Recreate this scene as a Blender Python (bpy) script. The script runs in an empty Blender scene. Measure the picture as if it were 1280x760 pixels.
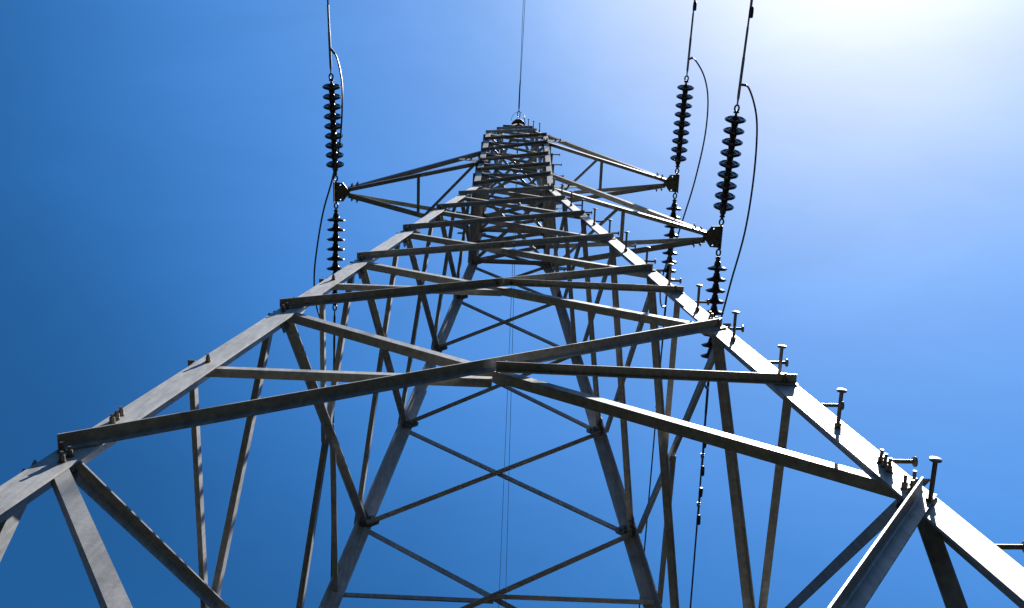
import bpy, bmesh, math, random
from mathutils import Vector, Matrix

# ------------------------------------------------------------------ camera, sky, sun, exposure
SC = bpy.context.scene
COL = SC.collection
U = 0.565                       # metres per tower unit (half the width of the tower's cage)
Z0 = 1.6 + 26.252 * U           # height of the tower's waist above the ground


def W(x, y, z):
    """tower units (origin at the waist centre) -> metres"""
    return Vector((x * U, y * U, z * U + Z0))


cam_data = bpy.data.cameras.new('camera')
cam = bpy.data.objects.new('camera', cam_data)
COL.objects.link(cam)
cam_data.sensor_width = 36.0
cam_data.lens = 1350.0 / 1280.0 * 36.0
cam_data.clip_start = 0.05
cam_data.clip_end = 5000.0
cam.location = W(0.15076, -6.2382, -26.252)
cam.rotation_euler = (2.8371414, -0.0141661, -0.0349445)
SC.camera = cam

SUN_DIR = Vector((0.2786, -0.0915, 0.9570)).normalized()
SUN_EL = math.asin(SUN_DIR.z)
SUN_AZ = math.atan2(SUN_DIR.x, SUN_DIR.y)

world = bpy.data.worlds.new('World')
SC.world = world
world.use_nodes = True
nt = world.node_tree
for n in list(nt.nodes):
    nt.nodes.remove(n)
w_out = nt.nodes.new('ShaderNodeOutputWorld')
w_bg = nt.nodes.new('ShaderNodeBackground')
sky = nt.nodes.new('ShaderNodeTexSky')
sky.sky_type = 'NISHITA'
sky.sun_disc = False
sky.sun_elevation = SUN_EL
sky.sun_rotation = SUN_AZ
sky.altitude = 300.0
sky.air_density = 1.0
sky.dust_density = 0.6
sky.ozone_density = 1.0
w_bg.inputs['Strength'].default_value = 0.067
hs = nt.nodes.new('ShaderNodeHueSaturation')       # saturation raised by hand to a deeper blue
hs.inputs['Saturation'].default_value = 1.42
nt.links.new(sky.outputs['Color'], hs.inputs['Color'])
gm = nt.nodes.new('ShaderNodeGamma')
gm.inputs['Gamma'].default_value = 1.05
nt.links.new(hs.outputs['Color'], gm.inputs['Color'])
tint = nt.nodes.new('ShaderNodeMix')               # hand-set tint: a little less violet than the model's sky
tint.data_type = 'RGBA'
tint.blend_type = 'MULTIPLY'
tint.inputs[0].default_value = 1.0
tcol = nt.nodes.new('ShaderNodeMix')               # white aureole round the sun
tcol.data_type = 'RGBA'
tcol.inputs[6].default_value = (0.84, 1.03, 1.03, 1)
tcol.inputs[7].default_value = (0.97, 1.02, 0.93, 1)
nt.links.new(tcol.outputs[2], tint.inputs[7])
nt.links.new(gm.outputs['Color'], tint.inputs[6])
# added falloff: sky colour darkened away from the sun, standing in for edge vignetting
w_tc = nt.nodes.new('ShaderNodeTexCoord')
w_dot = nt.nodes.new('ShaderNodeVectorMath')
w_dot.operation = 'DOT_PRODUCT'
w_dot.inputs[1].default_value = SUN_DIR
nt.links.new(w_tc.outputs['Generated'], w_dot.inputs[0])
w_mr = nt.nodes.new('ShaderNodeMapRange')
w_mr.interpolation_type = 'SMOOTHSTEP'
w_mr.inputs['From Min'].default_value = math.cos(math.radians(50))
w_mr.inputs['From Max'].default_value = math.cos(math.radians(28))
w_mr.inputs['To Min'].default_value = 0.50
w_mr.inputs['To Max'].default_value = 1.0
nt.links.new(w_dot.outputs['Value'], w_mr.inputs['Value'])
w_au = nt.nodes.new('ShaderNodeMapRange')
w_au.interpolation_type = 'SMOOTHSTEP'
w_au.inputs['From Min'].default_value = math.cos(math.radians(22))
w_au.inputs['From Max'].default_value = math.cos(math.radians(7))
nt.links.new(w_dot.outputs['Value'], w_au.inputs['Value'])
nt.links.new(w_au.outputs['Result'], tcol.inputs[0])
deep = nt.nodes.new('ShaderNodeVectorMath')  # sky colour scaled by the added falloff and the haze
deep.operation = 'SCALE'
nt.links.new(tint.outputs[2], deep.inputs[0])
# thin uneven high haze
w_map = nt.nodes.new('ShaderNodeMapping')
w_map.inputs['Scale'].default_value = (3.0, 7.0, 3.0)
w_map.inputs['Rotation'].default_value = (0.3, 0.2, 0.9)
nt.links.new(w_tc.outputs['Generated'], w_map.inputs['Vector'])
w_n = nt.nodes.new('ShaderNodeTexNoise')
w_n.inputs['Scale'].default_value = 1.0
w_n.inputs['Detail'].default_value = 7.0
w_n.inputs['Roughness'].default_value = 0.6
w_n.inputs['Distortion'].default_value = 0.6
nt.links.new(w_map.outputs['Vector'], w_n.inputs['Vector'])
w_hz = nt.nodes.new('ShaderNodeMapRange')
w_hz.inputs['From Min'].default_value = 0.3
w_hz.inputs['From Max'].default_value = 0.7
w_hz.inputs['To Min'].default_value = 0.93
w_hz.inputs['To Max'].default_value = 1.07
nt.links.new(w_n.outputs['Fac'], w_hz.inputs['Value'])
w_mul = nt.nodes.new('ShaderNodeMath')
w_mul.operation = 'MULTIPLY'
nt.links.new(w_mr.outputs['Result'], w_mul.inputs[0])
nt.links.new(w_hz.outputs['Result'], w_mul.inputs[1])
nt.links.new(w_mul.outputs[0], deep.inputs['Scale'])
nt.links.new(deep.outputs['Vector'], w_bg.inputs['Color'])
nt.links.new(w_bg.outputs['Background'], w_out.inputs['Surface'])

sun_data = bpy.data.lights.new('sun', 'SUN')
sun_data.energy = 5.0
sun_data.angle = math.radians(0.53)
sun_data.color = (1.0, 0.965, 0.91)
sun = bpy.data.objects.new('sun', sun_data)
COL.objects.link(sun)
sun.location = (6, 0, 40)
sun.rotation_euler = SUN_DIR.to_track_quat('Z', 'Y').to_euler()

SC.view_settings.view_transform = 'Standard'
SC.view_settings.look = 'None'
SC.view_settings.gamma = 1.0
SC.view_settings.exposure = 1.55
SC.view_settings.use_curve_mapping = False


# ------------------------------------------------------------------ materials
def new_mat(name):
    m = bpy.data.materials.new(name)
    m.use_nodes = True
    return m, m.node_tree, m.node_tree.nodes['Principled BSDF']


def ramp(nt, pos_cols):
    r = nt.nodes.new('ShaderNodeValToRGB')
    e = r.color_ramp.elements
    while len(e) < len(pos_cols):
        e.new(0.5)
    for k, (p, c) in enumerate(pos_cols):
        e[k].position = p
        e[k].color = (*c, 1)
    return r


def steel_mat(name, lo, hi, stain, metallic, rough):
    m, nt, b = new_mat(name)
    tc = nt.nodes.new('ShaderNodeTexCoord')
    n1 = nt.nodes.new('ShaderNodeTexNoise')
    n1.inputs['Scale'].default_value = 9.0
    n1.inputs['Detail'].default_value = 8.0
    n1.inputs['Roughness'].default_value = 0.65
    nt.links.new(tc.outputs['Object'], n1.inputs['Vector'])
    r1 = ramp(nt, [(0.32, lo), (0.68, hi)])
    nt.links.new(n1.outputs['Fac'], r1.inputs['Fac'])
    # brown weather stains of their own shape
    n2 = nt.nodes.new('ShaderNodeTexNoise')
    n2.inputs['Scale'].default_value = 3.1
    n2.inputs['Detail'].default_value = 10.0
    n2.inputs['Roughness'].default_value = 0.72
    nt.links.new(tc.outputs['Object'], n2.inputs['Vector'])
    r2 = ramp(nt, [(0.58, (0, 0, 0)), (0.68, (1, 1, 1))])
    nt.links.new(n2.outputs['Fac'], r2.inputs['Fac'])
    mul = nt.nodes.new('ShaderNodeMath')
    mul.operation = 'MULTIPLY'
    mul.inputs[1].default_value = 0.45
    nt.links.new(r2.outputs['Color'], mul.inputs[0])
    mx = nt.nodes.new('ShaderNodeMix')
    mx.data_type = 'RGBA'
    nt.links.new(mul.outputs[0], mx.inputs[0])
    nt.links.new(r1.outputs['Color'], mx.inputs[6])
    mx.inputs[7].default_value = (*stain, 1)
    # each rolled bar has its own tone, and rain has run down it in streaks
    oi = nt.nodes.new('ShaderNodeObjectInfo')
    tone = nt.nodes.new('ShaderNodeMapRange')
    tone.inputs['To Min'].default_value = 0.80
    tone.inputs['To Max'].default_value = 1.14
    nt.links.new(oi.outputs['Random'], tone.inputs['Value'])
    mpg = nt.nodes.new('ShaderNodeMapping')
    mpg.inputs['Scale'].default_value = (38, 38, 2.2)
    nt.links.new(tc.outputs['Object'], mpg.inputs['Vector'])
    n5 = nt.nodes.new('ShaderNodeTexNoise')
    n5.inputs['Scale'].default_value = 1.0
    n5.inputs['Detail'].default_value = 4.0
    nt.links.new(mpg.outputs['Vector'], n5.inputs['Vector'])
    run = nt.nodes.new('ShaderNodeMapRange')
    run.inputs['From Min'].default_value = 0.35
    run.inputs['From Max'].default_value = 0.65
    run.inputs['To Min'].default_value = 0.78
    run.inputs['To Max'].default_value = 1.08
    nt.links.new(n5.outputs['Fac'], run.inputs['Value'])
    tm = nt.nodes.new('ShaderNodeMath')
    tm.operation = 'MULTIPLY'
    nt.links.new(tone.outputs['Result'], tm.inputs[0])
    nt.links.new(run.outputs['Result'], tm.inputs[1])
    sc = nt.nodes.new('ShaderNodeVectorMath')
    sc.operation = 'SCALE'
    nt.links.new(mx.outputs[2], sc.inputs[0])
    nt.links.new(tm.outputs[0], sc.inputs['Scale'])
    nt.links.new(sc.outputs['Vector'], b.inputs['Base Color'])
    # spangle in the roughness, fine bump
    n3 = nt.nodes.new('ShaderNodeTexVoronoi')
    n3.inputs['Scale'].default_value = 60.0
    nt.links.new(tc.outputs['Object'], n3.inputs['Vector'])
    mr = nt.nodes.new('ShaderNodeMapRange')
    mr.inputs['To Min'].default_value = rough - 0.08
    mr.inputs['To Max'].default_value = rough + 0.12
    nt.links.new(n3.outputs['Distance'], mr.inputs['Value'])
    nt.links.new(mr.outputs['Result'], b.inputs['Roughness'])
    n4 = nt.nodes.new('ShaderNodeTexNoise')
    n4.inputs['Scale'].default_value = 55.0
    n4.inputs['Detail'].default_value = 5.0
    nt.links.new(tc.outputs['Object'], n4.inputs['Vector'])
    bp = nt.nodes.new('ShaderNodeBump')
    bp.inputs['Strength'].default_value = 0.10
    bp.inputs['Distance'].default_value = 0.004
    nt.links.new(n4.outputs['Fac'], bp.inputs['Height'])
    nt.links.new(bp.outputs['Normal'], b.inputs['Normal'])
    b.inputs['Metallic'].default_value = metallic
    b.inputs['Specular IOR Level'].default_value = 0.4
    return m


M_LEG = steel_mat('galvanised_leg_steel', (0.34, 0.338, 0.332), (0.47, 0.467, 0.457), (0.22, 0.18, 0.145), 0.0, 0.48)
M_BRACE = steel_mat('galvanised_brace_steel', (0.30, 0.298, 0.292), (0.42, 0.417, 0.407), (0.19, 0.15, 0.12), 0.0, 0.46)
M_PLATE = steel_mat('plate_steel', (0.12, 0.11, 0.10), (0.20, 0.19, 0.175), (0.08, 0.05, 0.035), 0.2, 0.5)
M_CAGE = steel_mat('dark_cage_steel', (0.19, 0.187, 0.18), (0.29, 0.287, 0.28), (0.13, 0.10, 0.08), 0.0, 0.5)  # cage bars: a darker tone than the body braces
M_BOLT = steel_mat('bolt_steel', (0.10, 0.085, 0.075), (0.24, 0.21, 0.18), (0.12, 0.06, 0.035), 0.35, 0.42)


def plain(name, col, rough, metallic=0.0, var=0.25, scale=30.0):
    m, nt, b = new_mat(name)
    tc = nt.nodes.new('ShaderNodeTexCoord')
    n = nt.nodes.new('ShaderNodeTexNoise')
    n.inputs['Scale'].default_value = scale
    n.inputs['Detail'].default_value = 5
    nt.links.new(tc.outputs['Object'], n.inputs['Vector'])
    r = ramp(nt, [(0.3, tuple(c * (1 - var) for c in col)), (0.7, tuple(min(1, c * (1 + var)) for c in col))])
    nt.links.new(n.outputs['Fac'], r.inputs['Fac'])
    nt.links.new(r.outputs['Color'], b.inputs['Base Color'])
    b.inputs['Roughness'].default_value = rough
    b.inputs['Metallic'].default_value = metallic
    return m


M_DISC = plain('brown_glazed_porcelain', (0.05, 0.032, 0.026), 0.16)
M_CAP = plain('dark_cast_iron', (0.07, 0.065, 0.06), 0.5, 0.3)
M_ALU = plain('weathered_aluminium', (0.30, 0.29, 0.28), 0.45, 0.5)
M_CABLE = plain('dark_stranded_cable', (0.10, 0.095, 0.09), 0.5, 0.4)
M_DAMP = plain('dark_damper_iron', (0.06, 0.058, 0.055), 0.5, 0.2)
M_CONC = plain('pale_concrete', (0.32, 0.31, 0.29), 0.9, 0, 0.2, 12)

m_gr, ntg, bg = new_mat('darkened_grass')
tcg = ntg.nodes.new('ShaderNodeTexCoord')
ng = ntg.nodes.new('ShaderNodeTexNoise')
ng.inputs['Scale'].default_value = 0.6
ng.inputs['Detail'].default_value = 12
ng.inputs['Roughness'].default_value = 0.75
ntg.links.new(tcg.outputs['Object'], ng.inputs['Vector'])
rg = ramp(ntg, [(0.3, (0.003, 0.0035, 0.0025)), (0.5, (0.005, 0.006, 0.004)), (0.72, (0.009, 0.009, 0.007))])  # grass tone pushed below natural so the steel undersides stay shaded
ntg.links.new(ng.outputs['Fac'], rg.inputs['Fac'])
ntg.links.new(rg.outputs['Color'], bg.inputs['Base Color'])
bg.inputs['Roughness'].default_value = 1.0
bg.inputs['Specular IOR Level'].default_value = 0.0


# ------------------------------------------------------------------ helpers
def obj(name, bm, mat, parent=None, smooth=False):
    me = bpy.data.meshes.new(name)
    bmesh.ops.recalc_face_normals(bm, faces=bm.faces)
    bm.to_mesh(me)
    bm.free()
    me.materials.append(mat)
    if smooth:
        for p in me.polygons:
            p.use_smooth = True
        try:
            me.set_sharp_from_angle(angle=math.radians(40))
        except Exception:
            pass
    o = bpy.data.objects.new(name, me)
    COL.objects.link(o)
    if parent is not None:
        o.parent = parent
    return o


def thing(name, label, cat, loc=(0, 0, 0), group=None):
    o = bpy.data.objects.new(name, None)
    o.empty_display_size = 0.3
    COL.objects.link(o)
    o.location = loc
    tag(o, label, cat, group)
    return o


def tag(o, label, cat, group=None):
    o['label'] = label
    o['category'] = cat
    if group:
        o['group'] = group
    return o


def sweep_poly(bm, rings):
    """closed rings of equal length joined into a capped solid"""
    vs = [[bm.verts.new(p) for p in r] for r in rings]
    n = len(rings[0])
    for a, b in zip(vs, vs[1:]):
        for i in range(n):
            bm.faces.new((a[i], a[(i + 1) % n], b[(i + 1) % n], b[i]))
    bm.faces.new(vs[0][::-1])
    bm.faces.new(vs[-1])


def angle_bar(bm, p0, p1, nrm, w, t, corner, out, off0=0.0, off1=0.0, w2=None, dv=0.0):
    """L-section bar. One flange lies in the face plane (normal nrm), centred on the line;
    the other stands on the flange's upper (corner=+1) or lower (corner=-1) edge and points
    out of the face (out=+1) or into the tower (out=-1)."""
    w2 = w2 or w
    p0 = Vector(p0)
    p1 = Vector(p1)
    u = (p1 - p0).normalized()
    n = (nrm - u * nrm.dot(u)).normalized()
    v = u.cross(n)
    if v.z < 0 or (abs(v.z) < 1e-4 and v.y < 0):
        v = -v
    v = v * corner                      # v points to the corner edge
    r = min(t * 1.2, w * 0.2)
    prof = [(-w, 0), (-w, t), (-t - r, t), (-t - 0.3 * r, t + 0.3 * r), (-t, t + r), (-t, w2), (0, w2), (0, 0)]
    rings = []
    for p, o in ((p0, off0), (p1, off1)):
        q = p + n * o + v * (w / 2 + dv)
        rings.append([q + v * a + n * (out * b) for a, b in prof])
    sweep_poly(bm, rings)


def tube(bm, pts, rad, seg=8, closed=False):
    pts = [Vector(p) for p in pts]
    n = len(pts)
    rad = rad if isinstance(rad, (list, tuple)) else [rad] * n
    ref = None
    rings = []
    for i, p in enumerate(pts):
        if closed:
            d = pts[(i + 1) % n] - pts[i - 1]
        else:
            d = pts[min(i + 1, n - 1)] - pts[max(i - 1, 0)]
        d.normalize()
        if ref is None:
            ref = d.orthogonal().normalized()
        ref = (ref - d * ref.dot(d)).normalized()
        b = d.cross(ref)
        rings.append([bm.verts.new(p + (ref * math.cos(2 * math.pi * k / seg) + b * math.sin(2 * math.pi * k / seg)) * rad[i]) for k in range(seg)])
    m = n if closed else n - 1
    for i in range(m):
        a, c = rings[i], rings[(i + 1) % n]
        for k in range(seg):
            bm.faces.new((a[k], a[(k + 1) % seg], c[(k + 1) % seg], c[k]))
    if not closed:
        bm.faces.new(rings[0][::-1])
        bm.faces.new(rings[-1])


def lathe(bm, prof, org, axis, seg=24):
    axis = Vector(axis).normalized()
    a = axis.orthogonal().normalized()
    b = axis.cross(a)
    rings = []
    for r, h in prof:
        rings.append([bm.verts.new(Vector(org) + axis * h + (a * math.cos(2 * math.pi * k / seg) + b * math.sin(2 * math.pi * k / seg)) * r) for k in range(seg)])
    for x, y in zip(rings, rings[1:]):
        for k in range(seg):
            bm.faces.new((x[k], x[(k + 1) % seg], y[(k + 1) % seg], y[k]))
    bm.faces.new(rings[0][::-1])
    bm.faces.new(rings[-1])


def plate(bm, pts, nrm, t):
    """flat plate: polygon pts, thickness t along nrm"""
    n = Vector(nrm).normalized()
    sweep_poly(bm, [[Vector(p) for p in pts], [Vector(p) + n * t for p in pts]])


def holed_plate(bm, org, ex, ey, ez, outline, holes, t):
    """flat plate with round holes: outline and holes in the ex, ey plane, thickness t along ez"""
    def loop(pts):
        vs = [bm.verts.new(org + ex * x + ey * y) for x, y in pts]
        return [bm.edges.new((vs[i], vs[(i + 1) % len(vs)])) for i in range(len(vs))]
    es = loop(outline)
    for hx, hy, r in holes:
        es += loop([(hx + r * math.cos(2 * math.pi * k / 14), hy + r * math.sin(2 * math.pi * k / 14)) for k in range(14)])
    fs = [g for g in bmesh.ops.triangle_fill(bm, edges=es, use_beauty=True)['geom'] if isinstance(g, bmesh.types.BMFace)]
    ext = bmesh.ops.extrude_face_region(bm, geom=fs, use_keep_orig=True)
    bmesh.ops.translate(bm, verts=[g for g in ext['geom'] if isinstance(g, bmesh.types.BMVert)], vec=ez * t)


def hexbolt(bm, p, n, rad=0.013, length=0.045):
    """washer, nut and the bolt's end standing on a flange"""
    n = Vector(n).normalized()
    lathe(bm, [(rad * 1.3, 0), (rad * 1.3, 0.004)], p, n, 12)
    lathe(bm, [(rad, 0.004), (rad, 0.026)], p, n, 6)
    lathe(bm, [(rad * 0.6, 0.026), (rad * 0.6, length)], p, n, 8)


def smooth_path(pts, k=6):
    """Catmull-Rom through pts"""
    pts = [Vector(p) for p in pts]
    e = [pts[0] * 2 - pts[1]] + pts + [pts[-1] * 2 - pts[-2]]
    out = []
    for i in range(1, len(e) - 2):
        a, b, c, d = e[i - 1:i + 3]
        for j in range(k):
            t = j / k
            out.append(0.5 * ((2 * b) + (c - a) * t + (2 * a - 5 * b + 4 * c - d) * t * t + (3 * b - 3 * c + d - a) * t ** 3))
    out.append(pts[-1])
    return out


# ------------------------------------------------------------------ the ground
bm = bmesh.new()
S = 2500
N = 90
rnd = random.Random(4)
grid = {}
for i in range(N + 1):
    for j in range(N + 1):
        fx, fy = (i / N * 2 - 1), (j / N * 2 - 1)
        x = math.copysign(abs(fx) ** 3, fx) * S
        y = math.copysign(abs(fy) ** 3, fy) * S
        r = math.hypot(x, y)
        # flat floor ringed by invented unseen slopes that block the bright horizon sky
        z = 0.0
        if r > 14:
            a = math.atan2(y, x)
            top = 62 + 14 * math.sin(2 * a + 0.6) + 9 * math.sin(5 * a + 2.0)
            q = min(1.0, (r - 14) / 110.0)
            z = top * q * q * (3 - 2 * q) + (1.5 * math.sin(x * 0.13) * math.cos(y * 0.17)) * q
        grid[i, j] = bm.verts.new((x, y, z))
for i in range(N):
    for j in range(N):
        bm.faces.new((grid[i, j], grid[i + 1, j], grid[i + 1, j + 1], grid[i, j + 1]))
g = obj('ground', bm, m_gr, smooth=True)
g['kind'] = 'structure'

# ------------------------------------------------------------------ the tower
SL = 0.10                                        # taper of the body
D_GROUND = 1.6 / U + 26.252
DEP = dict(K=24.6, A=19.45, M1=17.15, B=14.71, M2=13.0, C=11.28, D=8.21, E=4.99, F=2.21, W=0.0)
LV = [0.0, 1.92, 3.34, 5.11, 7.21, 8.73]          # levels of the cage
APEX = 18.17


def half(d):
    return 1 + SL * d if d > 0 else 1.0


FACES = [(Vector((0, -1, 0)), Vector((1, 0, 0))), (Vector((1, 0, 0)), Vector((0, 1, 0))),
         (Vector((0, 1, 0)), Vector((-1, 0, 0))), (Vector((-1, 0, 0)), Vector((0, -1, 0)))]


def fp(f, a, d, inset=0.0):
    """point on face f: a in -1..1 across, d depth below the waist; inset metres from the heel"""
    n, r = FACES[f]
    h = half(d)
    if inset and abs(a) > 0.5:
        a = math.copysign(1 - inset / (U * h), a)
    p = n * h + r * (a * h)
    return W(p.x, p.y, -d)


def fn(f, d=1):
    n, r = FACES[f]
    return (n + Vector((0, 0, SL if d > 0 else 0))).normalized()


tower = thing('lattice_tower', 'tall grey galvanised steel lattice pylon with three crossarms, seen from its foot', 'pylon', (0, 0, 0))

LEG_T = 0.011


def leg_w(d):
    return 0.122 if d > 6 else (0.112 if d > 0 else 0.10)


for sx, sy in ((-1, -1), (1, -1), (-1, 1), (1, 1)):
    bm = bmesh.new()
    for da, db, w in ((D_GROUND - 0.5, 13.9, 0.128), (13.895, 6.9, 0.112), (6.895, 0.005, 0.10), (0.0, -LV[-1], 0.085)):
        rings = []
        for d in (da, db):
            h = half(d)
            c = W(sx * h, sy * h, -d)
            prof = [(0, 0), (w, 0), (w, LEG_T), (LEG_T * 2, LEG_T), (LEG_T * 1.25, LEG_T * 1.25), (LEG_T, LEG_T * 2), (LEG_T, w), (0, w)]
            rings.append([c + Vector((-sx * a, -sy * b, 0)) for a, b in prof])
        sweep_poly(bm, rings)
    obj('leg', bm, M_LEG, tower)
    # concrete footing
    h = half(D_GROUND)
    c = W(sx * (h - 0.08), sy * (h - 0.08), 0)
    bm = bmesh.new()
    lathe(bm, [(0.34, -0.25), (0.32, 0.32), (0.29, 0.36)], (c.x, c.y, 0), (0, 0, 1), 28)
    obj('footing', bm, M_CONC, tower, True)

IN = -LEG_T - 0.0025
OUTW = 0.0025


def brace(name, f, a0, d0, a1, d1, w, t, style, inset0=None, inset1=None, mat=None, extra=0.0, edge=-1):
    """style 'out': bar laid on the outside, flange on top pointing out; 'in': bar behind the leg flange, flange below pointing in"""
    bm = bmesh.new()
    if style == 'out':
        p0 = fp(f, a0, d0, 0.012 if inset0 is None else inset0)
        p1 = fp(f, a1, d1, 0.012 if inset1 is None else inset1)
        o = OUTW + extra
        angle_bar(bm, p0, p1, fn(f, max(d0, d1)), w, t, 1, 1, o, o)
    else:
        p0 = fp(f, a0, d0, 0.05 if inset0 is None else inset0)
        p1 = fp(f, a1, d1, 0.05 if inset1 is None else inset1)
        o = IN - extra
        angle_bar(bm, p0, p1, fn(f, max(d0, d1)), w, t, edge, -1, o, o)
    return obj(name, bm, mat or M_BRACE, tower)


# body panels: crossed diagonals on the four faces
PANELS = [('A', 'B', 0.055, 0.007), ('B', 'C', 0.054, 0.007), ('C', 'D', 0.051, 0.006), ('D', 'E', 0.049, 0.006),
          ('E', 'F', 0.047, 0.006), ('F', 'W', 0.045, 0.006)]
for f in range(4):
    for lo, hi, w, t in PANELS:
        dl = DEP[lo] + (0.08 if lo in 'ABC' else 0.0)
        dh = DEP[hi] + (0.20 if hi == 'B' else 0.10)
        brace('diagonal_brace', f, -1, dl, 1, dh, w, t, 'out')
        brace('diagonal_brace', f, 1, dl, -1, DEP[hi] + 0.10, w, t, 'in', edge=1 if f % 2 else -1)
    # foot of the tower: inverted V from the lower joints to the middle of the foot strut
    d = DEP['K']
    w = 0.078 if f % 2 else 0.062
    brace('foot_brace', f, 0.0, d, 1, DEP['A'] + 0.30, w, 0.007, 'out', inset1=0.02)
    brace('foot_brace', f, 0.0, d, -1, DEP['A'] + 0.20, w, 0.007, 'in', inset1=0.03)
    brace('foot_strut', f, -1, d, 1, d, 0.075, 0.008, 'in', inset0=0.02, inset1=0.02, extra=0.012)
    # short struts from the legs to the crossing of the diagonals
    for k, (lo, hi) in (('M1', ('A', 'B')), ('M2', ('B', 'C'))):
        dm = DEP[k]
        w = 0.046 if k == 'M1' else 0.044
        bmx = bmesh.new()
        angle_bar(bmx, fp(f, -1, dm, 0.03), fp(f, -0.012, dm), fn(f), w, 0.005, -1, -1, IN - 0.011, IN - 0.011)
        obj('horizontal_strut', bmx, M_BRACE, tower)
        bmx = bmesh.new()
        angle_bar(bmx, fp(f, 0.0, dm), fp(f, 1, dm, 0.0), fn(f), w, 0.005, 1, 1, OUTW + 0.009, OUTW)
        obj('horizontal_strut', bmx, M_BRACE, tower)

# cage: crossed diagonals and a ring of horizontals at each level
for f in range(4):
    for za, zb in zip(LV, LV[1:]):
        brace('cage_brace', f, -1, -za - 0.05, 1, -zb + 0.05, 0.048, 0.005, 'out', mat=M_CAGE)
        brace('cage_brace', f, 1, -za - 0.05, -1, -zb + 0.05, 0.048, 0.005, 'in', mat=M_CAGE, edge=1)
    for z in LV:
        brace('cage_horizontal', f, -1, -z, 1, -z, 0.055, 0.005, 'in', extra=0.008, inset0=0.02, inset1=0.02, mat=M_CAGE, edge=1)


# plan bracing inside the cage
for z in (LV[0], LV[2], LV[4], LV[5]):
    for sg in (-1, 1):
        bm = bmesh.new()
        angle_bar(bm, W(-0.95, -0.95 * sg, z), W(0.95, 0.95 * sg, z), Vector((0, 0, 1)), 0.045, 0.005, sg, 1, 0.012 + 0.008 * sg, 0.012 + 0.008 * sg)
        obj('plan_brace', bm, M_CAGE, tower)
# gussets at the cage joints, inside the leg flanges
for f in range(4):
    n, r = FACES[f]
    for z in LV[1:]:
        for sg in (-1, 1):
            c = fp(f, sg, -z)
            inw = -r * sg
            bm = bmesh.new()
            plate(bm, [c + inw * a + Vector((0, 0, b)) - n * (LEG_T + 0.014) for a, b in ((0.02, -0.085), (0.02, 0.085), (0.10, 0.08), (0.17, 0.03), (0.17, -0.03), (0.10, -0.08))], -n, 0.008)
            for a, b in ((0.045, 0.05), (0.045, -0.05), (0.10, 0.03), (0.10, -0.03)):
                hexbolt(bm, c + inw * a + Vector((0, 0, b)) - n * (LEG_T + 0.022), -n, 0.011, 0.028)
            obj('gusset_plate', bm, M_PLATE, tower)


# peak: four legs meeting under the earth wire
def pk(s, sx, sy):
    h = 1 - s * 0.965
    return W(sx * h, sy * h, LV[-1] + (APEX - LV[-1]) * s)


for sx, sy in ((-1, -1), (1, -1), (-1, 1), (1, 1)):
    bm = bmesh.new()
    rings = []
    w, t = 0.075, 0.007
    for s in (0.002, 0.985):
        c = pk(s, sx, sy)
        k = w if s < 0.5 else 0.03
        prof = [(0, 0), (k, 0), (k, t), (t, t), (t, k), (0, k)]
        rings.append([c + Vector((-sx * a, -sy * b, 0)) for a, b in prof])
    sweep_poly(bm, rings)
    obj('peak_leg', bm, M_LEG, tower)
for f in range(4):
    n, r = FACES[f]
    for s, wd in ((0.3, 0.05), (0.5, 0.10), (0.72, 0.05)):
        h = 1 - s * 0.965
        z = LV[-1] + (APEX - LV[-1]) * s
        bm = bmesh.new()
        e = r * (h + (0.03 if s == 0.5 else 0))
        c = n * h
        angle_bar(bm, W(*(c - e).xy, z), W(*(c + e).xy, z), (n + Vector((0, 0, 0.1))).normalized(), wd, 0.006, 1 if f % 2 == 0 else -1, 1 if s == 0.5 else -1, 0.003, 0.003, w2=0.05)
        obj('peak_beam', bm, M_PLATE, tower)
    for s0, s1 in ((0.0, 0.3), (0.3, 0.5)):
        h0, h1 = 1 - s0 * 0.965, 1 - s1 * 0.965
        z0, z1 = LV[-1] + (APEX - LV[-1]) * s0, LV[-1] + (APEX - LV[-1]) * s1
        for sg, sty in ((1, 1), (-1, -1)):
            p0, p1 = n * h0 - r * h0 * sg * 0.98, n * h1 + r * h1 * sg * 0.98
            bm = bmesh.new()
            angle_bar(bm, W(*p0.xy, z0), W(*p1.xy, z1), n, 0.045, 0.005, sty, sty, 0.003 * sty - (0.009 if sty < 0 else 0), 0.003 * sty - (0.009 if sty < 0 else 0))
            obj('peak_brace', bm, M_BRACE, tower)

# earth wire bracket lying on the apex, its two noses carry the shackles
bm = bmesh.new()
plate(bm, [W(x, y, APEX + 0.02) for x, y in ((-0.27, -0.06), (-0.09, -0.20), (0.09, -0.20), (0.27, -0.06), (0.27, 0.06), (0.09, 0.20), (-0.09, 0.20), (-0.27, 0.06))], (0, 0, 1), 0.014)
obj('peak_bracket', bm, M_PLATE, tower)

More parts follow.
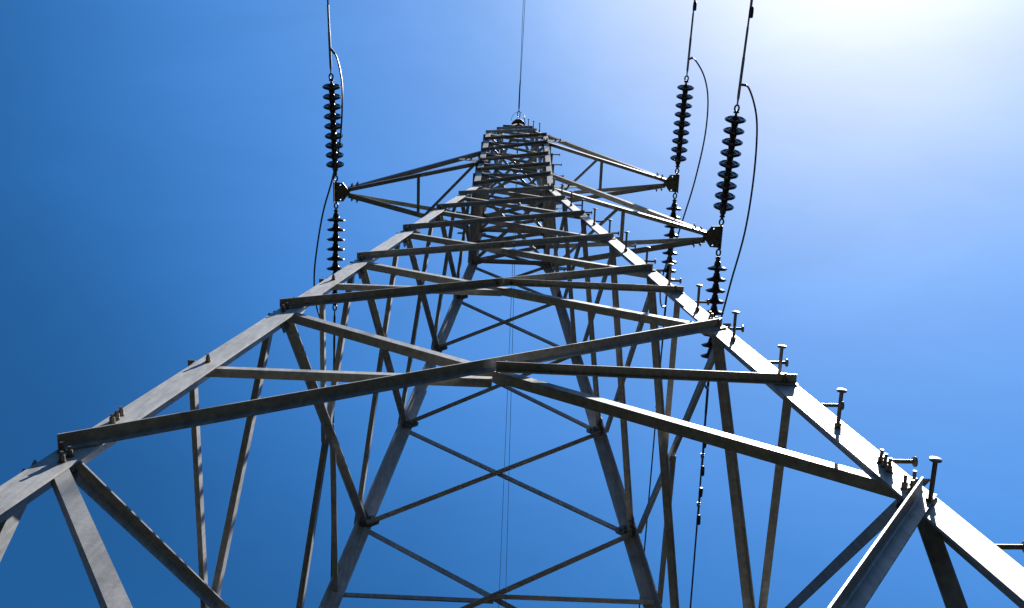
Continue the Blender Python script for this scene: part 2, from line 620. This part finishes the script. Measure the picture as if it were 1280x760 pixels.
# gusset plates at the joints (bolt heads are part of each plate's mesh)
for f in range(4):
    for k in ('A', 'B', 'C', 'D', 'E', 'F', 'W'):
        d = DEP[k]
        if f == 0 and k in 'ABC':
            continue
        n, r = FACES[f]
        nn = fn(f, d)
        for s in (-1, 1):
            w = 0.165 if k in 'ABCD' else 0.15
            hgt = 0.085 if k in 'ABCD' else 0.08
            c = fp(f, s, d)
            inw = -r * s
            up = (nn.cross(r)).normalized()
            if up.z < 0:
                up = -up
            bm = bmesh.new()
            pts = [(0.018, -hgt), (0.018, hgt), (w * 0.6, hgt * 0.95), (w, hgt * 0.35), (w, -hgt * 0.35), (w * 0.6, -hgt * 0.95)]
            plate(bm, [c + inw * a + up * b + nn * (IN - 0.001) for a, b in pts], -nn, 0.008)
            for a, b in ((0.045, 0.055), (0.045, -0.055), (0.08, 0.03), (0.08, -0.03), (0.12, 0.0)):
                hexbolt(bm, c + inw * a + up * b + nn * (IN - 0.009), -nn, 0.011, 0.028)
            obj('gusset_plate', bm, M_PLATE, tower)

# bolts of the near joints, standing out of the leg flange
for s in (-1, 1):
    for k, rows in (('A', [(-.66, .055), (-.57, .06), (-.48, .065), (.12, .03), (.20, .085), (.30, .085)]),
                    ('M1', [(-.02, .06)]), ('B', [(-.18, .045), (-.06, .05), (.10, .05), (.22, .05)]), ('M2', [(-.02, .06)]),
                    ('C', [(-.14, .05), (.06, .05), (.18, .05)]), ('D', [(-.12, .05), (.08, .05)]), ('E', [(.05, .05)])):
        for dd, a in rows:
            if k == 'A' and s > 0 and dd < -0.3:
                dd += 0.36
            c = fp(0, s, DEP[k] + dd, a)
            bm = bmesh.new()
            hexbolt(bm, c + fn(0) * (0.001 if dd > -0.05 or s > 0 else 0.008), fn(0), 0.0125, 0.055 if s > 0 else 0.04)
            obj('joint_bolt', bm, M_BOLT, tower)


# bolts where the near diagonals cross
for lo, hi in (('A', 'B'), ('B', 'C'), ('C', 'D')):
    ha, hb = half(DEP[lo] + 0.08), half(DEP[hi] + 0.15)
    dx = DEP[lo] + 0.08 - (DEP[lo] - 0.07 - DEP[hi]) * ha / (ha + hb)
    for a in (-0.05, 0.05):
        bm = bmesh.new()
        hexbolt(bm, fp(0, a / (U * half(dx)), dx) + fn(0) * 0.009, fn(0), 0.011, 0.035)
        obj('joint_bolt', bm, M_BOLT, tower)


# step bolts up the near right leg, turn and turn about on its two flanges
def step_bolt(p, n):
    bm = bmesh.new()
    L = 0.165
    n = Vector(n).normalized()
    lathe(bm, [(0.016, -0.002), (0.016, 0.022), (0.009, 0.0225), (0.009, L), (0.021, L + 0.001), (0.023, L + 0.004), (0.022, L + 0.010), (0.012, L + 0.013)], p, n, 14)
    obj('step_bolt', bm, M_BOLT, tower, True)


for d in (19.9, 18.35, 16.95, 15.51, 14.05, 12.6, 11.18, 9.65, 8.17, 6.6, 5.1, 3.6, 2.1, 0.6):
    h = half(d)
    step_bolt(W(h, -h, -d) + Vector((-0.055, 0, 0)), (0, -1, 0.06))
for d in (20.35, 18.86, 17.46, 16.03, 14.55, 13.08, 11.62, 10.0, 8.47, 6.94, 5.35, 3.9, 2.6, 1.2, -0.6, -2.2, -3.9, -5.6, -7.2):
    h = half(d)
    step_bolt(W(h, -h, -d) + Vector((0, 0.055, 0)), (1, 0, 0.06))
for s in (0.2, 0.4, 0.58, 0.74):
    step_bolt(pk(s, 1, -1) + Vector((-0.03, 0, 0)), (0, -1, 0.06))


# crossarms
def crossarm(sx, z_lo, z_hi, tipx, tipz):
    root = bpy.data.objects.new('crossarm', None)
    COL.objects.link(root)
    root.parent = tower
    tip = Vector((tipx - sx * 0.10, 0, tipz))
    ends = {}
    for sy in (-1, 1):
        for nm, z, dz in (('lower', z_lo, -0.045), ('upper', z_hi, 0.045)):
            a = W(sx * 0.97, sy * 1.0, z)
            b = W(tip.x - sx * 0.12, sy * 0.13, tip.z + dz)
            ends[sy, nm] = (a, b)
            bm = bmesh.new()
            angle_bar(bm, a, b, Vector((0, sy, 0)), 0.066, 0.007, 1 if nm == 'lower' else -1, -1, 0.012, 0.0)
            obj('chord', bm, M_BRACE, root)
        # gusset at the cage
        bm = bmesh.new()
        c = W(sx * 1.0, sy * 1.0, z_lo)
        ny = Vector((0, sy, 0))
        px = Vector((sx, 0, 0))
        pts = [(-0.14, -0.07), (-0.14, 0.09), (0.08, 0.11), (0.30, 0.075), (0.32, -0.01), (0.05, -0.09)]
        plate(bm, [c + px * a + Vector((0, 0, b)) + ny * 0.022 for a, b in pts], ny, 0.009)
        for a, b in ((-0.08, 0), (-0.03, 0.05), (0.12, 0.03), (0.2, 0.03), (-0.04, -0.03)):
            hexbolt(bm, c + px * a + Vector((0, 0, b)) + ny * 0.031, ny)
        obj('arm_gusset', bm, M_PLATE, root)
    t = 0.46

    def on(sy, nm, t):
        a, b = ends[sy, nm]
        return a.lerp(b, t)
    for p, q, w in ((on(-1, 'lower', t), on(1, 'lower', t), 0.048), (on(-sx, 'lower', t - 0.03), on(sx, 'lower', 0.03), 0.044)):
        bm = bmesh.new()
        angle_bar(bm, p, q, Vector((0, 0, -1)), w, 0.005, 1, -1, 0.040, 0.040)
        obj('arm_strut', bm, M_BRACE, root)
    # tip plate, strings hang from its long outer edge
    bm = bmesh.new()
    c = W(tipx, 0, tipz)
    pts = [(-0.16, -0.055), (-0.115, -0.06), (-0.05, -0.15), (0.085, -0.155), (0.085, 0.155), (-0.05, 0.15), (-0.115, 0.06), (-0.16, 0.055)]
    holed_plate(bm, c + Vector((0, 0, -0.006)), Vector((sx, 0, 0)), Vector((0, 1, 0)), Vector((0, 0, 1)), pts, [(-0.015, -0.118, 0.0125), (-0.015, 0.118, 0.0125)], 0.012)
    plate(bm, [c + Vector((sx * 0.087, b, z)) for b, z in ((-0.165, -0.05), (0.165, -0.05), (0.165, 0.05), (-0.165, 0.05))], (sx, 0, 0), 0.012)
    for a, b in ((-0.13, -0.035), (-0.13, 0.035), (0.055, -0.05), (0.055, 0.05)):
        hexbolt(bm, c + Vector((sx * a, b, -0.007)), (0, 0, -1), 0.012, 0.03)
    obj('tip_plate', bm, M_PLATE, root)
    for sy in (-1, 1):
        for nm in ('lower', 'upper'):
            a, b = ends[sy, nm]
            p = b.lerp(a, 0.03)
            bm = bmesh.new()
            hexbolt(bm, p + Vector((0, sy * 0.008, 0)), (0, sy, 0))
            hexbolt(bm, b.lerp(a, 0.07) + Vector((0, sy * 0.008, 0)), (0, sy, 0))
            obj('arm_bolt', bm, M_BOLT, root)


crossarm(1, LV[0], LV[1], 4.996, -0.2755)
crossarm(-1, LV[2], LV[3], -4.860, 3.398)
crossarm(1, LV[4], LV[5], 4.842, 6.543)

# ------------------------------------------------------------------ insulator strings (axis = local +Z)
PITCH = 0.274 * U
FIRST = 0.52 * U
S_LEN = 3.20 * U


def make_string(label):
    root = thing('insulator_string', label, 'insulator', (0, 0, 0), 'insulator strings at the ends of the crossarms')
    # shackle links at both ends
    for z in (0.085, S_LEN - 0.10):
        bm = bmesh.new()
        ring = [Vector((0.028 * math.cos(a), 0, z + 0.043 * math.sin(a))) for a in [2 * math.pi * i / 20 for i in range(20)]]
        tube(bm, ring, 0.0125, 8, True)
        obj('shackle', bm, M_CAP, root, True)
    bm = bmesh.new()
    tube(bm, [(0, 0, -0.03), (0, 0, 0.05)], 0.014, 8)
    tube(bm, [(0, 0, 0.14), (0, 0, FIRST - 0.08)], [0.022, 0.034], 10)
    tube(bm, [(-0.036, 0, 0.165), (0.036, 0, 0.165)], 0.012, 8)
    obj('ball_link', bm, M_CAP, root, True)
    bm = bmesh.new()
    tube(bm, [(0, 0, FIRST + 8 * PITCH + 0.03), (0, 0, S_LEN - 0.145)], [0.022, 0.016], 10)
    tube(bm, [(-0.036, 0, S_LEN - 0.155), (0.036, 0, S_LEN - 0.155)], 0.012, 8)
    obj('socket_clevis', bm, M_CAP, root, True)
    for i in range(9):
        z = FIRST + i * PITCH
        bm = bmesh.new()
        lathe(bm, [(0.030, -0.085), (0.040, -0.080), (0.050, -0.030), (0.060, -0.018), (0.105, -0.006), (0.137, 0.010), (0.142, 0.019), (0.140, 0.026),
                   (0.124, 0.024), (0.120, 0.040), (0.108, 0.041), (0.103, 0.028), (0.074, 0.028), (0.070, 0.040), (0.060, 0.041), (0.056, 0.022), (0.040, 0.024), (0.037, 0.060), (0.026, PITCH - 0.083)], (0, 0, z), (0, 0, 1), 32)
        obj('insulator_disc', bm, M_DISC, root, True)
    return root


def copy_tree(o, parent=None):
    c = o.copy()
    COL.objects.link(c)
    if parent is not None:
        c.parent = parent
    for ch in list(o.children):
        copy_tree(ch, c)
    return c


LINES = [  # attach point, x drift to the near and to the far side, names
    ('left arm', (-4.97, -3.398 + 3.398, 3.40), 0.001, 0.007),
    ('lower right arm', (5.13, 0.0, -0.28), 0.003, -0.022),
    ('upper right arm', (4.94, 0.0, 6.54), -0.006, -0.034),
]
TAN = {-1: math.tan(math.radians(10.0)), 1: math.tan(math.radians(11.5))}
proto = None
END = {}
for nm, (ax, ay, az), dxn, dxf in LINES:
    for sd in (-1, 1):
        where = 'running overhead past the camera' if sd < 0 else 'running away beyond the tower'
        lab = {('left arm', -1): 'dark nine disc insulator string above the tip of the left crossarm',
               ('left arm', 1): 'dark insulator string below the left crossarm tip, partly hidden by the left leg',
               ('lower right arm', -1): 'largest dark insulator string, above the tip of the lower right crossarm',
               ('lower right arm', 1): 'dark insulator string below the lower right crossarm tip, behind the step bolted leg',
               ('upper right arm', -1): 'dark insulator string above the tip of the upper right crossarm',
               ('upper right arm', 1): 'dark insulator string below the upper right crossarm tip, crossed by the lower arm'}[nm, sd]
        if proto is None:
            o = proto = make_string(lab)
        else:
            o = copy_tree(proto)
            o['label'] = lab
        d = Vector((dxn if sd < 0 else dxf, sd, -TAN[sd])).normalized()
        o.location = W(ax, ay + sd * 0.24, az)
        o.rotation_euler = d.to_track_quat('Z', 'Y').to_euler()
        END[nm, sd] = (o.location + d * S_LEN, d)

# ------------------------------------------------------------------ conductors with their dead-end clamps
COND_GROUP = 'power conductors strung from the crossarms'
SPAN = 170.0


def line_point(e, d, s):
    """a point of the sagging conductor, s metres along from its clamp"""
    hx = Vector((d.x, d.y, 0)).normalized()
    slope = d.z / math.hypot(d.x, d.y)
    return e + hx * s + Vector((0, 0, slope * s - slope / SPAN * s * s))


for (nm, sd), (e, d) in END.items():
    lab = {('left arm', -1): 'grey conductor leading up out of view from the left insulator string',
           ('left arm', 1): 'thin dark conductor running down behind the left leg from the left crossarm',
           ('lower right arm', -1): 'grey conductor rising to the bright top corner from the largest insulator string',
           ('lower right arm', 1): 'thin dark conductor with two dampers running down beside the right brace',
           ('upper right arm', -1): 'grey conductor leading out of view above the upper right crossarm',
           ('upper right arm', 1): 'thin dark conductor running down behind the middle of the right braces'}[nm, sd]
    root = thing('conductor', lab, 'power line', e, COND_GROUP)
    bm = bmesh.new()
    ss = [0.0, 1, 2, 3, 4, 6, 8, 11, 15, 20, 27, 35, 45, 60, 80, 100, 125, 150, 170]
    tube(bm, [line_point(e, d, s + 0.25) - e for s in ss], 0.0125, 8)
    obj('cable', bm, M_ALU if sd < 0 else M_CABLE, root, True)
    bm = bmesh.new()
    ss = [-0.065, 0.0, 0.05, 0.55, 0.58, 0.95]
    tube(bm, [line_point(e, d, s) - e for s in ss], [0.010, 0.012, 0.019, 0.019, 0.016, 0.0155], 10)
    obj('dead_end_clamp', bm, M_ALU if sd < 0 else M_CABLE, root, True)

# jumpers looping under the crossarm tips
JUMP = {
    'left arm': [(-4.75, -3.75, 2.51), (-4.55, -3.23, 2.03), (-4.47, -2.67, 1.61), (-4.46, -1.82, 1.14), (-4.63, -0.88, 0.96), (-4.86, -0.01, 0.8), (-5.04, 1.03, 0.74), (-5.15, 1.85, 0.91), (-5.18, 2.65, 1.28), (-5.13, 3.25, 1.73), (-5.0, 3.72, 2.2)],
    'lower right arm': [(5.31, -3.72, -1.08), (5.48, -3.21, -1.31), (5.51, -2.61, -1.57), (5.46, -1.65, -1.87), (5.35, -0.54, -2.04), (5.13, 0.54, -2.18), (5.02, 1.24, -2.17), (4.91, 2.08, -2.04), (4.82, 2.78, -1.81), (4.81, 3.2, -1.6), (4.93, 3.55, -1.3)],
    'upper right arm': [(5.04, -3.81, 5.6), (5.26, -3.4, 5.0), (5.33, -2.8, 4.4), (5.22, -1.89, 3.72), (4.98, -0.71, 3.3), (4.73, 0.25, 3.09), (4.58, 0.96, 3.17), (4.39, 1.72, 3.38), (4.34, 2.34, 3.71), (4.40, 2.92, 4.19), (4.55, 3.41, 4.74)],
}
for nm, pts in JUMP.items():
    lab = {'left arm': 'dark jumper cable looping past the tip of the left crossarm',
           'lower right arm': 'dark jumper cable bowing outward past the lower right crossarm tip',
           'upper right arm': 'dark jumper cable curving behind the insulators of the upper right crossarm'}[nm]
    en, dn = END[nm, -1]
    ef, df = END[nm, 1]
    a, b = line_point(en, dn, {'left arm': 0.33, 'lower right arm': 0.22, 'upper right arm': 0.22}[nm]), line_point(ef, df, 0.2)
    mid = [W(*p) for p in pts]
    path = smooth_path([a] + mid + [b], 6)
    root = thing('jumper_cable', lab, 'cable', a, 'jumper cables of the three crossarms')
    bm = bmesh.new()
    tube(bm, [p - a for p in path[3:-3]], 0.0125, 8)
    obj('cable', bm, M_CABLE, root, True)
    for i, seq in ((0, path[:5]), (1, path[-5:])):
        bm = bmesh.new()
        tube(bm, [p - a for p in seq], 0.020, 10)
        obj('terminal_lug', bm, M_ALU, root, True)


# stockbridge dampers clamped under the conductors
def make_damper(label):
    root = thing('line_damper', label, 'damper', (0, 0, 0), 'vibration dampers clamped to the conductors')
    bm = bmesh.new()
    tube(bm, [(0, 0, 0.018), (0, 0, -0.07)], 0.016, 8)
    lathe(bm, [(0.026, -0.03), (0.026, 0.03)], (0, 0, 0), (0, 1, 0), 12)
    obj('clamp', bm, M_ALU, root, True)
    bm = bmesh.new()
    tube(bm, [(0, -0.20, -0.085), (0, -0.1, -0.072), (0, 0, -0.07), (0, 0.1, -0.072), (0, 0.20, -0.085)], 0.006, 6)
    obj('messenger_wire', bm, M_DAMP, root, True)
    for s in (-1, 1):
        bm = bmesh.new()
        lathe(bm, [(0.016, 0), (0.027, 0.012), (0.030, 0.06), (0.030, 0.13), (0.022, 0.142)], (0, s * 0.13, -0.078), (0, s, -0.1), 14)
        obj('weight', bm, M_DAMP, root, True)
    return root


dproto = None
for nm, sd, y, lab in (('lower right arm', 1, 5.42, 'upper of two dark dampers on the conductor beside the right brace'),
                       ('lower right arm', 1, 6.66, 'lower of two dark dampers on the conductor beside the right brace'),
                       ('left arm', 1, 5.72, 'upper dark damper on the conductor behind the left leg'),
                       ('left arm', 1, 6.92, 'lower dark damper on the conductor behind the left leg'),
                       ('upper right arm', 1, 6.85, 'dark damper on the thin conductor behind the right struts'),
                       ('lower right arm', -1, 5.78, 'dark damper at the top edge on the conductor nearest the sun glare'),
                       ('upper right arm', -1, 5.66, 'dark damper at the top edge on the conductor of the upper right arm')):
    e, d = END[nm, sd]
    s = y * U - abs(e.y)
    p = line_point(e, d, s)
    q = line_point(e, d, s + 0.1)
    if dproto is None:
        o = dproto = make_damper(lab)
    else:
        o = copy_tree(dproto)
        o['label'] = lab
    o.location = p
    v = (q - p).normalized()
    o.rotation_euler = (math.asin(v.z) * (1 if sd > 0 else -1), 0, math.atan2(-v.x * sd, abs(v.y)))

# ------------------------------------------------------------------ earth wires at the peak
for sd in (-1, 1):
    for k, dx in enumerate((0.0, 0.014)):
        if sd < 0:
            lab = ('left of the two thin earth wires rising from the peak to the top edge',
                   'right of the two thin earth wires rising from the peak to the top edge')[k]
        else:
            lab = ('left of the two thin earth wires hanging in the sky inside the tower',
                   'right of the two thin earth wires hanging in the sky inside the tower')[k]
        a = W(0.0, sd * 0.17, APEX)
        root = thing('earth_wire', lab, 'wire', a, 'earth wires strung from the tower peak')
        d = Vector((dx + (0.004 if sd < 0 else -0.004), sd, -0.05)).normalized()
        bm = bmesh.new()
        tube(bm, [line_point(Vector((0, 0, 0)), d, s) for s in (0.25 + 0.02 * k, 1, 2, 4, 8, 15, 30, 60, 100, 170)], 0.0055, 6)
        obj('cable', bm, M_CABLE, root, True)
        if k == 0:
            bm = bmesh.new()
            tube(bm, [d * s for s in (0.22, 0.30, 0.8, 0.9)], [0.010, 0.017, 0.014, 0.008], 8)
            obj('clamp', bm, M_CAP, root, True)
            bm = bmesh.new()
            c = d * 0.13
            tube(bm, [c + Vector((0.030 * math.cos(t), 0, 0)) + d * 0.075 * math.sin(t) for t in [2 * math.pi * i / 18 for i in range(18)]], 0.010, 8, True)
            obj('shackle', bm, M_CAP, root, True)
# the bonding wire arching over the peak
a = W(0, 0, APEX)
bm = bmesh.new()
tube(bm, smooth_path([(-0.145, -0.02, -0.30), (-0.165, -0.10, -0.15), (-0.12, -0.22, -0.06), (0.0, -0.285, -0.03), (0.12, -0.22, -0.06), (0.165, -0.10, -0.15), (0.145, -0.02, -0.30)], 6), 0.0045, 6)
o = obj('bonding_wire', bm, M_CABLE, None, True)
o.location = a
tag(o, 'thin bonding wire arching round the shackle on the tower peak', 'wire')
